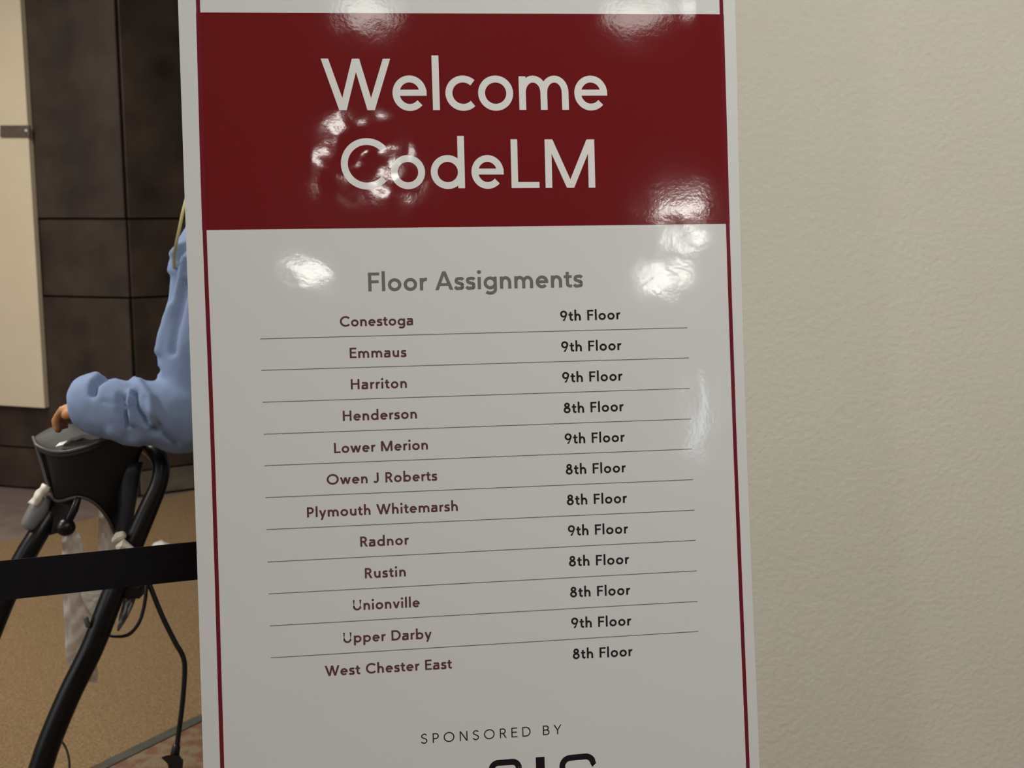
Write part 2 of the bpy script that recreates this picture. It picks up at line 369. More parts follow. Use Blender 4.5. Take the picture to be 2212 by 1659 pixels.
# ---- lettering: a geometric sans drawn with strokes (em units, baseline 0, cap height .708)
CH, XH, AH = .708, .468, .756
def arc(cx, cy, rx, ry, a0, a1, n=None):
    n = n or max(6, int(abs(a1-a0)/10))
    return [(cx+rx*math.cos(math.radians(a0+(a1-a0)*i/n)), cy+ry*math.sin(math.radians(a0+(a1-a0)*i/n))) for i in range(n+1)]
def glyph(ch, w):
    """strokes: list of ('s', pts) ribbons, ('p', pts) convex polygons; returns strokes, width, lsb, rsb"""
    h = w/2; hb = h*.88; s = []; R = []
    def st(*p): s.append(('s', list(p)))
    def hb_(x0, x1, y): s.append(('p', [(x0, y-hb), (x1, y-hb), (x1, y+hb), (x0, y+hb)]))
    def vb(x, y0, y1): s.append(('p', [(x-h, y0), (x+h, y0), (x+h, y1), (x-h, y1)]))
    def dg(x0, y0, x1, y1, k=1.0):
        hh = h*k*math.hypot(x1-x0, y1-y0)/abs(y1-y0)
        if y0 < y1: x0, y0, x1, y1 = x1, y1, x0, y0
        s.append(('p', [(x1-hh, y1), (x1+hh, y1), (x0+hh, y0), (x0-hh, y0)]))
    lsb = rsb = .052
    O = .011
    if ch == ' ': return [], .26, 0, 0
    if ch in 'o': st(*arc(.245, .234, .245-h, .245-h, 0, 360, 36)); W = .49; lsb = rsb = .036
    elif ch == 'e':
        st(*arc(.234, .234, .234-h, .245-h, -5, 318, 34)); hb_(h, .468, .240); W = .468; lsb = .036; rsb = .036
    elif ch == 'c': st(*arc(.245, .234, .245-h, .245-h, 47, 313, 28)); W = .412; lsb = .036; rsb = .012
    elif ch == 'C': st(*arc(.37, .354, .37-h, .367-h, 42, 318, 34)); W = .645; lsb = .045; rsb = .015
    elif ch == 'O': st(*arc(.385, .354, .385-h, .367-h, 0, 360, 40)); W = .77; lsb = rsb = .045
    elif ch == 'l': vb(h, 0, AH); W = w
    elif ch == 'i':
        vb(h, 0, XH); r = h*1.28
        s.append(('p', [(h+x, .655+y) for x, y in arc(0, 0, r, r, 0, 345, 15)])); W = w
    elif ch in 'dbpgq':
        st(*arc(.245, .234, .245-h, .245-h, 0, 360, 36)); W = .49
        if ch == 'd': vb(W-h, 0, AH); lsb = .036
        if ch == 'b': vb(h, 0, AH); rsb = .036
        if ch == 'p': vb(h, -.205, XH); rsb = .036
        if ch == 'g':
            vb(W-h, -.02, XH); lsb = .036
            st(*arc(.245, -.018, .245-h, .20-h, 0, -142, 16))
    elif ch == 'a':
        W = .405; x = W-h
        st(*spline([(.045, .392), (.105, .430), (.200, XH+O-h), (.300, .425), (x-.004, .370), (x, .300)], 5))
        vb(x, 0, .305)
        st(*spline([(x, .268), (.250, .268), (.140, .258), (.060, .215), (h-.002, .132), (.055, .058), (.145, h-O), (.245, .048), (.320, .100), (x, .165)], 5))
        lsb = .036
    elif ch == 's':
        st(*spline([(.318, .372), (.262, .420), (.185, XH+O-h), (.095, .405), (h+.008, .340), (.092, .277), (.180, .243), (.272, .208), (.345-h, .138), (.275, .062), (.175, h-O), (.085, .045), (.018, .108)], 5))
        W = .345; lsb = .03; rsb = .03
    elif ch in 'nh':
        W = .42; vb(h, 0, XH if ch == 'n' else AH)
        ry = .185; st((h, .20), *arc(.21+.004, XH+O-h-ry, .21-h-.004, ry, 178, 0, 14), (W-h, .001), )
        s[-1][1][-1] = (W-h, 0)
    elif ch == 'm':
        W = .70; vb(h, 0, XH); a = (W-w)/2; ry = .185
        for k in (0, 1): st((h+a*k, .20), *arc(h+a*k+a/2, XH+O-h-ry, a/2, ry, 178, 0, 14), (h+a*(k+1), 0))
    elif ch == 'u':
        W = .42; vb(W-h, 0, XH); ry = .185
        st((h, XH), *arc(.21-.002, h-O+ry, .21-h-.002, ry, 180, 358, 14), (W-h, .25))
    elif ch == 'r':
        W = .268; vb(h, 0, XH); st((h, .20), *arc(.225, XH+O-h-.19, .225-h, .19, 178, 76, 10)); rsb = .0
    elif ch == 't':
        W = .300; x = .072+h
        st((x, .602), (x, .16), *arc(x+.115, .150, .115, .150-h+O, 180, 285, 10), (W, .048)); hb_(0, W-.005, XH-hb); lsb = .008; rsb = .015
    elif ch == 'v': W = .47; k = h*1.1; dg(k, XH, W/2, 0); dg(W-k, XH, W/2, 0); lsb = rsb = .008
    elif ch == 'y':
        W = .47; k = h*1.1; dg(k, XH, W/2, 0); dg(W-k, XH, W/2-(W/2-k)*.205/XH, -.205); lsb = rsb = .008
    elif ch == 'w':
        W = .70; k = h*1.08; q = W/2
        dg(k, XH, q/2+k*.5, 0); dg(q, XH, q/2+k*.5, 0); dg(q, XH, W-q/2-k*.5, 0); dg(W-k, XH, W-q/2-k*.5, 0); lsb = rsb = .008
    elif ch == 'W':
        W = .945; k = h*1.05; q = W/2
        dg(k, CH, q/2+k*.9, 0); dg(q, CH, q/2+k*.9, 0); dg(q, CH, W-q/2-k*.9, 0); dg(W-k, CH, W-q/2-k*.9, 0); lsb = .01; rsb = -.012
    elif ch == 'M':
        W = .735; vb(h, 0, CH); vb(W-h, 0, CH); dg(h*1.25, CH, W/2, 0); dg(W-h*1.25, CH, W/2, 0); lsb = rsb = .065
    elif ch == 'N': W = .56; vb(h, 0, CH); vb(W-h, 0, CH); dg(h*1.2, CH, W-h*1.2, 0); lsb = rsb = .065
    elif ch == 'A': W = .66; k = h*1.08; dg(k, 0, W/2, CH); dg(W-k, 0, W/2, CH); hb_(.15, .51, .205); lsb = rsb = .008
    elif ch == 'Y': W = .58; k = h*1.15; dg(k, CH, W/2, .31); dg(W-k, CH, W/2, .31); vb(W/2, 0, .33); lsb = rsb = .008
    elif ch == 'E': W = .425; vb(h, 0, CH); hb_(h, W, CH-hb); hb_(h, W-.03, .375); hb_(h, W+.01, hb); lsb = .065; rsb = .035
    elif ch == 'F': W = .410; vb(h, 0, CH); hb_(h, W, CH-hb); hb_(h, W-.03, .365); lsb = .065; rsb = .02
    elif ch == 'H': W = .555; vb(h, 0, CH); vb(W-h, 0, CH); hb_(h, W-h, .375); lsb = rsb = .065
    elif ch == 'L': W = .410; vb(h, 0, CH); hb_(h, W, hb); lsb = .065; rsb = .015
    elif ch == 'J': W = .32; st((W-h, CH), (W-h, .20), *arc(W-h-.125, .20, .125, .20-h+O, 0, -150, 14)); lsb = .03; rsb = .06
    elif ch == 'U':
        W = .545; r = W/2-h; st((h, CH), (h, .25), *arc(W/2, .27, r, .27-h+O, 180, 360, 20), (W-h, .25), (W-h, CH)); lsb = rsb = .06
    elif ch in 'PRB':
        W = {'P': .44, 'R': .47, 'B': .47}[ch]; vb(h, 0, CH); lsb = .065; rsb = .03
        y1 = CH-h; y0 = {'P': .305, 'R': .345, 'B': .378}[ch]; r = (y1-y0)/2; xr = (.44 if ch == 'P' else .43)-h-r
        st((h, y1), *arc(xr, (y0+y1)/2, r, r, 90, -90, 14), (h, y0))
        if ch == 'R': dg(.235, y0, W-h*.9, 0)
        if ch == 'B':
            r = (y0-h)/2; xr = W-h-r; st((h, y0), *arc(xr, (y0+h)/2, r, r, 90, -90, 14), (h, h))
    elif ch == 'D':
        W = .60; vb(h, 0, CH); ry = (CH-w)/2; rx = .33-h; xc = W-h-rx
        st((h, CH-h), *arc(xc, CH/2, rx, ry, 90, -90, 22), (h, h)); lsb = .065; rsb = .04
    elif ch == 'S':
        W = .46
        st(*spline([(.405, .590), (.345, .650), (.245, CH+O-h), (.130, .640), (h+.012, .535), (.105, .435), (.225, .375), (.345, .315), (W-h-.004, .195), (.345, .068), (.225, h-O), (.105, .062), (.025, .140)], 5))
        lsb = rsb = .04
    elif ch == '9':
        W = .47; st(*arc(.235, .475, .235-h, .244-h, 0, 360, 32)); s.append(('p', [(.135, 0), (.135+w*1.2, 0), (.462, .41), (.385, .335)])); lsb = rsb = .05
    elif ch == '8':
        W = .46; st(*arc(.23, .535, .185-h, .184-h, 0, 360, 28)); st(*arc(.23, .205, .23-h, .216-h, 0, 360, 30)); lsb = rsb = .05
    else: raise ValueError(ch)
    return s, W, lsb, rsb
def ribbon(P, h, closed):
    n = len(P); L = []; Rr = []
    for i in range(n):
        if closed: a, b2 = P[i-1], P[(i+1) % n]
        else: a, b2 = P[max(i-1, 0)], P[min(i+1, n-1)]
        p = P[i]
        d1 = (p[0]-a[0], p[1]-a[1]); d2 = (b2[0]-p[0], b2[1]-p[1])
        l1 = math.hypot(*d1); l2 = math.hypot(*d2)
        if l1 < 1e-9: d1, l1 = d2, l2
        if l2 < 1e-9: d2, l2 = d1, l1
        n1 = (-d1[1]/l1, d1[0]/l1); n2 = (-d2[1]/l2, d2[0]/l2)
        m = (n1[0]+n2[0], n1[1]+n2[1]); ml = math.hypot(*m) or 1; m = (m[0]/ml, m[1]/ml)
        k = min(1/max(.5, m[0]*n1[0]+m[1]*n1[1]), 1.6)
        L.append((p[0]+m[0]*h*k, p[1]+m[1]*h*k)); Rr.append((p[0]-m[0]*h*k, p[1]-m[1]*h*k))
    return L, Rr
def densify(P, step):
    o = [P[0]]
    for a, b2 in zip(P[:-1], P[1:]):
        n = max(1, math.ceil(math.dist(a, b2)/step))
        o += [(a[0]+(b2[0]-a[0])*k/n, a[1]+(b2[1]-a[1])*k/n) for k in range(1, n+1)]
    return o
NL = [0]
def text(string, p0, p1, cap_px, m, wt=.088, hs=1.0, name='lettering'):
    A, B = uv(*p0), uv(*p1); W = math.dist(A, B); sc = W/math.dist(p0, p1)
    em = cap_px/CH*sc; emx = em*hs; ex = ((B[0]-A[0])/W, (B[1]-A[1])/W); ey = (ex[1], -ex[0])
    G = [glyph(c, wt) for c in string]
    nat = sum(g_[1]+g_[2]+g_[3] for g_ in G)-G[0][2]-G[-1][3]
    tr = (W/emx-nat)/(len(G)-1)
    x = -G[0][2]; V = []; Fc = []; step = .004/em
    for g_ in G:
        x += g_[2]
        for k, (kind, P) in enumerate(g_[0]):
            off = .00018+.000012*(k % 4)
            T = lambda p: (A[0]+emx*(x+p[0])*ex[0]+em*p[1]*ey[0], A[1]+emx*(x+p[0])*ex[1]+em*p[1]*ey[1])
            b0 = len(V)
            if kind == 's':
                closed = math.dist(P[0], P[-1]) < 1e-6
                if closed: P = P[:-1]
                L, Rr = ribbon(P, wt/2, closed)
                for l, r in zip(L, Rr): V += [BP(*T(l), off), BP(*T(r), off)]
                n = len(L)
                for i in range(n if closed else n-1):
                    j = (i+1) % n; Fc.append((b0+2*i, b0+2*i+1, b0+2*j+1, b0+2*j))
            elif len(P) == 4:
                # quad split along its longer side
                a, b_, c, d = P
                if math.dist(a, b_) > math.dist(b_, c): a, b_, c, d = b_, c, d, a
                n = max(1, math.ceil(math.dist(b_, c)/step))
                for i in range(n+1):
                    t = i/n
                    V.append(BP(*T((a[0]+(d[0]-a[0])*t, a[1]+(d[1]-a[1])*t)), off)); V.append(BP(*T((b_[0]+(c[0]-b_[0])*t, b_[1]+(c[1]-b_[1])*t)), off))
                for i in range(n): Fc.append((b0+2*i, b0+2*i+1, b0+2*i+3, b0+2*i+2))
            else:
                V += [BP(*T(p), off) for p in P]; Fc.append(tuple(range(b0, len(V))))
        x += g_[1]+g_[3]+tr
    # face everything to the viewer
    F2 = []
    for f in Fc:
        nn = (V[f[1]]-V[f[0]]).cross(V[f[2]]-V[f[1]]); F2.append(f if nn.dot(BN) > 0 else f[::-1])
    return mk(name, V, F2, m, banner, smooth=True)
text('Welcome', (696, 238.5), (1312.5, 237), 110, M['white_ink'], .096)
text('CodeLM', (737.6, 407.6), (1286, 405.5), 105.5, M['white_ink'], .098)
text('Floor Assignments', (795.9, 629.5), (1258.9, 620.0), 39.8, M['grey_ink'], .118, 1.04)
ROWS = [('Conestoga', (734.5, 705.6), (892.3, 702)), ('Emmaus', (755.7, 773.5), (877.8, 770.8)), ('Harriton', (758.2, 841.2), (879.2, 837.7)),
        ('Henderson', (740.9, 909.4), (900.8, 903.8)), ('Lower Merion', (722, 978.9), (924.5, 970.8)), ('Owen J Roberts', (706, 1047), (944.3, 1037.7)),
        ('Plymouth Whitemarsh', (663.5, 1118.1), (989.1, 1103.3)), ('Radnor', (778.5, 1181.2), (883.4, 1176.2)), ('Rustin', (788.5, 1249.3), (876.8, 1244.8)),
        ('Unionville', (762.6, 1318.5), (906.9, 1311.1)), ('Upper Darby', (741.6, 1388.9), (932.9, 1379.3)), ('West Chester East', (702, 1460.6), (976.3, 1443.8))]
for t_, a, b2 in ROWS: text(t_, a, b2, 22.2, M['maroon_ink'], .124, 1.07)
FL = '998'  # digits row by row
digits = ['9', '9', '9', '8', '9', '8', '8', '9', '8', '8', '9', '8']
RL = {0: ((1210.4, 693.6), (1340.3, 689.6)), 1: ((1212.6, 759.9), (1342.4, 756)), 2: ((1214.7, 826.3), (1344.7, 822.0)), 3: ((1217.8, 892.5), (1347.2, 888)),
      8: ((1229.3, 1223.6), (1359, 1218.0)), 9: ((1231.6, 1290.3), (1361.5, 1284.5)), 10: ((1234, 1356.8), (1363.6, 1350.8)), 11: ((1237.5, 1423.8), (1366.4, 1417.0))}
for i, d in enumerate(digits):
    if i in RL: a, b2 = RL[i]
    else:
        t = (i-3)/5; a = tuple(RL[3][0][k]*(1-t)+RL[8][0][k]*t for k in (0, 1)); b2 = tuple(RL[3][1][k]*(1-t)+RL[8][1][k]*t for k in (0, 1))
    text(d+'th Floor', a, b2, 21.8, M['black_ink'], .124, 1.05)
text('SPONSORED BY', (909.7, 1606.5), (1213.3, 1585.5), 20.8, M['black_ink'], .080, 1.02)
# sponsor logo: heavy extended letters cut off by the bottom of the picture
def logo():
    A, B = uv(1053, 1643), uv(1287, 1627); L = math.dist(A, B); ex = ((B[0]-A[0])/L, (B[1]-A[1])/L); ey = (ex[1], -ex[0]); k = L/234
    def piece(strokes, h):
        V = []; Fc = []
        for q, P in enumerate(strokes):
            Ls, Rs = ribbon(P, h, False); b0 = len(V)
            for l, r in zip(Ls, Rs):
                for p in (l, r): V.append(BP(A[0]+k*(p[0]*ex[0]+p[1]*ey[0]), A[1]+k*(p[0]*ex[1]+p[1]*ey[1]), .0002+.00001*q))
            Fc += [(b0+2*i, b0+2*i+2, b0+2*i+3, b0+2*i+1) for i in range(len(Ls)-1)]
        F2 = [f if (V[f[1]]-V[f[0]]).cross(V[f[2]]-V[f[1]]).dot(BN) > 0 else f[::-1] for f in Fc]
        mk('logo_letter', V, F2, M['logo_ink'], banner, smooth=True)
    h = 6.3
    def rr(x, y, r, a0, a1): return arc(x, y, r, r, a0, a1, 8)
    # S: upper bowl, waist, lower bowl
    piece([[(73-h, -22), (73-h, -18)]+rr(73-h-14, -6-14, 14, 0, 90)[1:]+rr(h+16, -6-14-.5, 14, 90, 180)+rr(h+16, -6-22, 14, 180, 270)+rr(73-h-12, -6-50, 14, 90, -90)+rr(h+16, -6-50, 14, 270, 180)], h)
    piece([[(113, 0), (113, -80)]], 9.5)
    piece([[(234-h, -21), (234-h, -18)]+rr(234-h-17, -6-16, 17, 0, 90)[1:]+rr(152+h+20, -6-18, 18, 90, 180)+rr(152+h+20, -6-48, 18, 180, 270)+[(234-h, -72), (234-h, -42), (200, -42)]], h)
logo()
# stand: top rail, rear pole, base cassette with two feet
def bbox(u0, u1, v0, v1, o0, o1): return (BO+BU*u0+BV*v0+BN*o0, BU*(u1-u0), BV*(v1-v0), BN*(o1-o0))
MB().box(*bbox(-.004, BW+.004, VT-.03, VT+.004, -.012, .006)).build('top_rail', M['alu'], banner)
MB().tube([BO+BU*.305+BV*(VT+.0)-BN*.025, BO+BU*.305+BV*1.66-BN*.025], .010).build('pole', M['alu'], banner, smooth=True)
fb = BO+BU*.305+BV*BH
MB().box((fb.x-.325, fb.y-.085, .012), (.65, .081, .0), (-.018, .145, 0), (0, 0, .085)).build('base_cassette', M['alu'], banner)
for s_ in (-1, 1):
    MB().box((fb.x+s_*.24-.02, fb.y-.19+s_*.03, 0), (.04, .005, 0), (-.04, .34, 0), (0, 0, .013)).build('foot', M['alu'], banner)

# ------------------------------------------------------------------ belt barrier behind the banner
bL0, bL1 = at(-260, 1212+26.5, 1.366), at(-260, 1301+28.5, 1.366)
bR0, bR1 = at(425, 1170, 1.47), at(425, 1256, 1.47)
dirb = (bR0-at(0, 1212, 1.40)); dirb.z = 0; dirb.normalize()
A0 = at(0, 1212, 1.40); A1 = at(0, 1301.5, 1.40)
zt, zb_ = (A0.z+bR0.z)/2, (A1.z+bR1.z)/2
post = A0+dirb*.52
def bpt(s, z): p = A0+dirb*s; return Vector((p.x, p.y, z))
st_ = empty('belt_barrier', (post.x, post.y, 0), 'black belt barrier stretching from behind the banner towards the left', 'barrier')
MB().tube([(post.x, post.y, .03), (post.x, post.y, 1.02)], .032, 20, capround=False).build('post', M['black_tube'], st_, smooth=True)
MB().tube([(post.x, post.y, 1.0), (post.x, post.y, 1.10)], .036, 20, capround=False).build('belt_head', M['black_tube'], st_, smooth=True)
MB().tube([(post.x, post.y, 0.0), (post.x, post.y, .012), (post.x, post.y, .03)], [.17, .165, .05], 32, capround=False).build('base', M['black_tube'], st_)
rows = []
for j in range(5):
    t = j/4
    row = []
    for i in range(41):
        s_ = -1.9+(.5+1.9)*i/40
        zz0 = A0.z+(bR0.z-A0.z)*(s_/(bR0-A0).length); zz1 = A1.z+(bR1.z-A1.z)*(s_/(bR0-A0).length)
        row.append(bpt(s_, zz0*(1-t)+zz1*t))
    rows.append(row)
solid_grid('belt', rows, .0012, M['belt'], st_)

# ------------------------------------------------------------------ black stand with moulded cover, behind the belt
D = 2.28
fr = at(200, 1100, D); stand = empty('walking_frame', (fr.x, fr.y+.05, 0), 'black tubular walking frame with moulded cover under the blue sleeve', 'walker')
# right leg: curved thick tube
RLg = [(300, 962, D+.10, .013), (328, 972, D+.06, .0165), (348, 1002, D+.03, .0165), (343, 1045, D+.02, .017), (320, 1100, D+.01, .019), (289, 1172, D, .0205), (262, 1240, D, .0212), (238, 1300, D-.01, .0225), (199, 1400, D-.02, .0222), (150, 1500, D-.03, .0222), (108, 1600, D-.04, .0225), (88, 1659, D-.045, .0228)]
q = spline([tuple(at(x, y, d))+(r,) for x, y, d, r in RLg], 5)
e = q[-1]; e2 = q[-8]; dd = (Vector(e[:3])-Vector(e2[:3])).normalized()
foot = Vector(e[:3])+dd*((.03-e[2])/dd.z)
MB().tube([Vector(p[:3]) for p in q]+[foot], [p[3] for p in q]+[.022], 20).build('leg', M['black_tube'], stand, smooth=True)
MB().tube([foot+Vector((0, 0, -.005)), Vector((foot.x, foot.y, 0.0))], [.028, .03], 18, capround=False).build('rubber_foot', M['black_tube'], stand)
MB().tube([at(219, 1340, D-.035)+Vector((-.03, 0, .004)), at(219, 1350, D-.035)+Vector((-.026, 0, -.002))], .005, 10).build('rivet', M['grey_cable'], stand, smooth=True)
LLg = [(128, 1078, D+.03, .017), (108, 1112, D+.01, .0185), (80, 1158, D-.01, .0195), (47, 1215, D-.02, .0205), (8, 1300, D-.03, .020), (-40, 1420, D-.04, .020)]
q = spline([tuple(at(x, y, d))+(r,) for x, y, d, r in LLg], 5)
dd = (Vector(q[-1][:3])-Vector(q[-8][:3])).normalized(); foot = Vector(q[-1][:3])+dd*((.03-q[-1][2])/dd.z)
MB().tube([Vector(p[:3]) for p in q]+[foot], [p[3] for p in q]+[.020], 20).build('leg', M['black_tube'], stand, smooth=True)
MB().tube([foot+Vector((0, 0, -.005)), Vector((foot.x, foot.y, 0.0))], [.028, .03], 18, capround=False).build('rubber_foot', M['black_tube'], stand)
# grey wrapped sleeve on the left leg, with a white collar above it
q = [at(104, 1060, D-.005), at(96, 1075, D-.01), at(84, 1098, D-.015), at(62, 1134, D-.02)]
MB().tube(q[1:], [.014, .019, .016], 18).build('grey_wrap', M['grey_wrap'], stand, smooth=True, label='pale grey wrap on the left leg')
rows = []
for i in range(7):
    t = i/6; xc = 99-30*t; yc = 1045+42*t
    rows.append([at(xc-9+18*j/5+1.5*math.sin(i*2+j), yc+5*j/5*2+1.5*math.sin(i*1.7), D-.045-.008*math.sin(math.pi*j/5)-.003*math.sin(i*2.2)) for j in range(6)])
solid_grid('white_collar', rows, .006, M['white_plastic'], stand, smooth=True, label='white plastic collar')
# lower bracket and black ball knob
prof = [(112, 1074), (158, 1078), (163, 1094), (150, 1118), (130, 1150), (108, 1156), (82, 1146), (84, 1120), (100, 1096)]
V = [at(x, y, D-.005) for x, y in prof]+[at(x, y, D+.035) for x, y in prof]; n = len(prof)
mk('bracket', V, [tuple(range(n))[::-1], tuple(range(n, 2*n))]+[(i, (i+1) % n, n+(i+1) % n, n+i) for i in range(n)], M['black_shell'], stand)
kb = MB().ball(at(142, 1139, D-.03), .0185, 22, (1.0, 1, .95)).build('knob', M['black_tube'], stand, smooth=True)
MB().tube([at(168, 1078, D-.02), at(160, 1100, D-.028), at(148, 1125, D-.03)], [.007, .0085, .008], 12).build('knob_stem', M['black_tube'], kb, smooth=True)
# inner bar
rows = [[at(258+46*j/4+(-6 if i > 5 else 0)-2*i+3, 1000+165*i/8, D+.035-.006*math.sin(math.pi*j/4)) for j in range(5)] for i in range(9)]
for i, r in enumerate(rows):
    xl = 256-6*i/8; xr = 306-28*i/8; r[:] = [at(xl+(xr-xl)*j/4, 1000+165*i/8, D+.035-.008*math.sin(math.pi*j/4)) for j in range(5)]
solid_grid('inner_bar', rows, .01, M['blue_grey_bar'], stand, smooth=True, label='dark blue-grey flat bar')
# moulded front cover: grid between the rim and the arched lower edge
top = spline([(78, 962), (92, 969), (112, 976), (140, 977), (170, 971), (200, 961), (235, 948), (275, 950), (310, 960)], 4)
bot = spline([(108, 1064), (114, 1077), (126, 1083), (145, 1079), (168, 1074), (190, 1079), (212, 1094), (232, 1120), (248, 1152)], 4)
# front panel narrower on its left edge, so make left edge slant
NR = 12
def cover_pt(i, j, off=0):
    a, c = top[j], bot[j]; t = i/NR; s_ = j/(len(top)-1)
    x = a[0]+(c[0]-a[0])*t; y = a[1]+(c[1]-a[1])*t
    bul = math.sin(math.pi*min(1, .12+s_*.8))*.035
    groove = .013*math.exp(-((s_-.10-.06*t)/.035)**2)*(1 if t < .85 else .3)
    d = D-.010-bul+.03*t*s_+groove-off+.05*s_**2
    return at(x, y, d)
rows = [[cover_pt(i, j) for j in range(len(top))] for i in range(NR+1)]
cv = solid_grid('front_cover', rows, .008, M['black_shell'], stand, smooth=True)
MB().tube([cover_pt(NR, j, .002) for j in range(len(top))], .0032, 8).build('edge_rim', M['grey_rim'], cv, smooth=True, label='grey moulded edge')
MB().tube([cover_pt(i, 0, .002) for i in range(NR+1)], .0034, 8).build('edge_rim', M['grey_rim'], cv, smooth=True, label='grey moulded edge')
# pad: top surface from the front rim back
rows = []
back = spline([(72, 946), (84, 937), (104, 926), (126, 919), (150, 916), (180, 918), (215, 922), (260, 930), (306, 944)], 4)
for i in range(9):
    t = i/8
    rows.append([at(top[j][0]*(1-t)+back[j][0]*t, top[j][1]*(1-t)+back[j][1]*t, (D-.012-math.sin(math.pi*min(1, .12+j/(len(top)-1)*.8))*.035+.05*(j/(len(top)-1))**2)*(1-t)+(D+.13)*t) + Vector((0, 0, -.006*math.sin(math.pi*t)*math.sin(math.pi*j/(len(top)-1)))) for j in range(len(top))])
pad = solid_grid('top_pad', rows, .010, M['pad_grey'], stand, direction=Vector((0, 0, -1)), smooth=True, label='grey scuffed top pad')
MB().tube([Vector(p)+Vector((0, -.001, .001)) for p in rows[0]], .0032, 8).build('pad_rim', M['grey_rim'], pad, smooth=True)
MB().tube([rows[k][0]+Vector((0, 0, .001)) for k in range(9)], .0036, 8).build('pad_rim', M['grey_rim'], pad, smooth=True)
s_ = at(130, 961, D-.02)
mk('scuff_label', [s_+Vector((-.009, -.002, -.003)), s_+Vector((.007, -.003, .001)), s_+Vector((.010, .012, .006)), s_+Vector((-.006, .012, .002))], [(0, 1, 2, 3)], M['white_plastic'], pad, label='small white scrap')
# white and cream clips on the right leg
MB().tube([at(246, 1168, D-.022), at(256, 1160, D-.024), at(266, 1156, D-.024)], [.006, .010, .0085], 8).build('clip', M['cream_plastic'], stand, label='cream plastic clip')
MB().tube([at(257, 1184, D-.036), at(266, 1176, D-.034), at(286, 1187, D-.034)], [.008, .011, .005], 7).build('clip', M['white_plastic'], stand, label='white plastic clip')
MB().box(at(243, 1272, D-.01), RIGHT*.052, Vector((0, .05, 0)), Vector((0, 0, -.020))).build('joint_block', M['black_tube'], stand)
# cables
def cable(name, P, r, m, parent=None, **k):
    q = spline([tuple(at(*p)) for p in P], 6); return MB().tube([Vector(p) for p in q], r, 10).build(name, m, parent, smooth=True, **k)
cable('looped_cable', [(312, 1230, D), (316, 1272, D-.01), (309, 1320, D-.01), (296, 1352, D-.01), (275, 1372, D), (245, 1374, D+.015), (225, 1368, D+.02)], .0036, M['cable'], stand)
hc = cable('hanging_cord', [(305, 1215, D+.03), (325, 1268, D+.03), (350, 1330, D+.03), (377, 1385, D+.03), (395, 1418, D+.03), (399, 1450, D+.03), (394, 1520, D+.03), (385, 1590, D+.03), (379, 1640, D+.03), (376, 1700, D+.03)], .0052, M['cable'], stand)
MB().tube([at(381, 1612, D+.03), at(377, 1634, D+.03)], [.008, .0095], 10).build('cord_collar', M['cable'], hc, smooth=True)
c0 = at(350, 1636, D+.03); 
prof = [(348, 1636), (362, 1631), (388, 1632), (396, 1642), (394, 1668), (366, 1672), (362, 1650)]
V = [at(x, y, D+.018) for x, y in prof]+[at(x, y, D+.042) for x, y in prof]; n = len(prof)
mk('cord_end', V, [tuple(range(n))[::-1], tuple(range(n, 2*n))]+[(i, (i+1) % n, n+(i+1) % n, n+i) for i in range(n)], M['cable'], stand)
cable('thin_wire', [(120, 1590, D+.02), (138, 1608, D+.02), (147, 1630, D+.02), (150, 1659, D+.02), (146, 1700, D+.02)], .0024, M['grey_cable'], stand)
# plastic bags hanging from the frame
def crumple(name, left, right, d0, m, label, nu=10, k=8, amp=.008, th=.0008, seed=0, cat='bag'):
    L = spline(left, k); Rr = spline(right, k); n = min(len(L), len(Rr)); rows = []
    for i in range(n):
        rows.append([at(L[i][0]+(Rr[i][0]-L[i][0])*j/nu, L[i][1]+(Rr[i][1]-L[i][1])*j/nu, d0+amp*2*noise.noise(Vector((i*.35+seed, j*.7, seed)))) for j in range(nu+1)])
    return solid_grid(name, rows, th, m, label=label, cat=cat, smooth=True)
crumple('plastic_bag', [(134, 1150), (134, 1200), (136, 1290), (140, 1370), (144, 1430), (165, 1455), (190, 1472)], [(172, 1150), (181, 1195), (190, 1290), (200, 1340), (196, 1400), (210, 1440), (211, 1476)], D+.045, M['bag'],
        'long translucent plastic bag hanging behind the left side of the walking frame', seed=2.3)
crumple('plastic_bag', [(214, 1080), (213, 1120), (212, 1180), (214, 1250)], [(252, 1034), (250, 1090), (248, 1150), (250, 1250)], D+.06, M['bag'],
        'narrow translucent plastic sheet hanging under the moulded cover arch', seed=5.1)
crumple('paper_sheet', [(172, 1262), (176, 1290), (190, 1318), (207, 1338)], [(232, 1262), (226, 1284), (222, 1300), (214, 1334)], D+.035, M['white_plastic'],
        'white sheet tucked behind the walking frame leg below the belt', seed=8.1, amp=.004, cat='paper')
crumple('plastic_bag', [(262, 1262), (266, 1290), (258, 1330), (252, 1362)], [(296, 1262), (294, 1290), (278, 1330), (257, 1364)], D+.035, M['grey_wrap'],
        'grey plastic bag corner poking out right of the walking frame leg', seed=4.4, amp=.004)
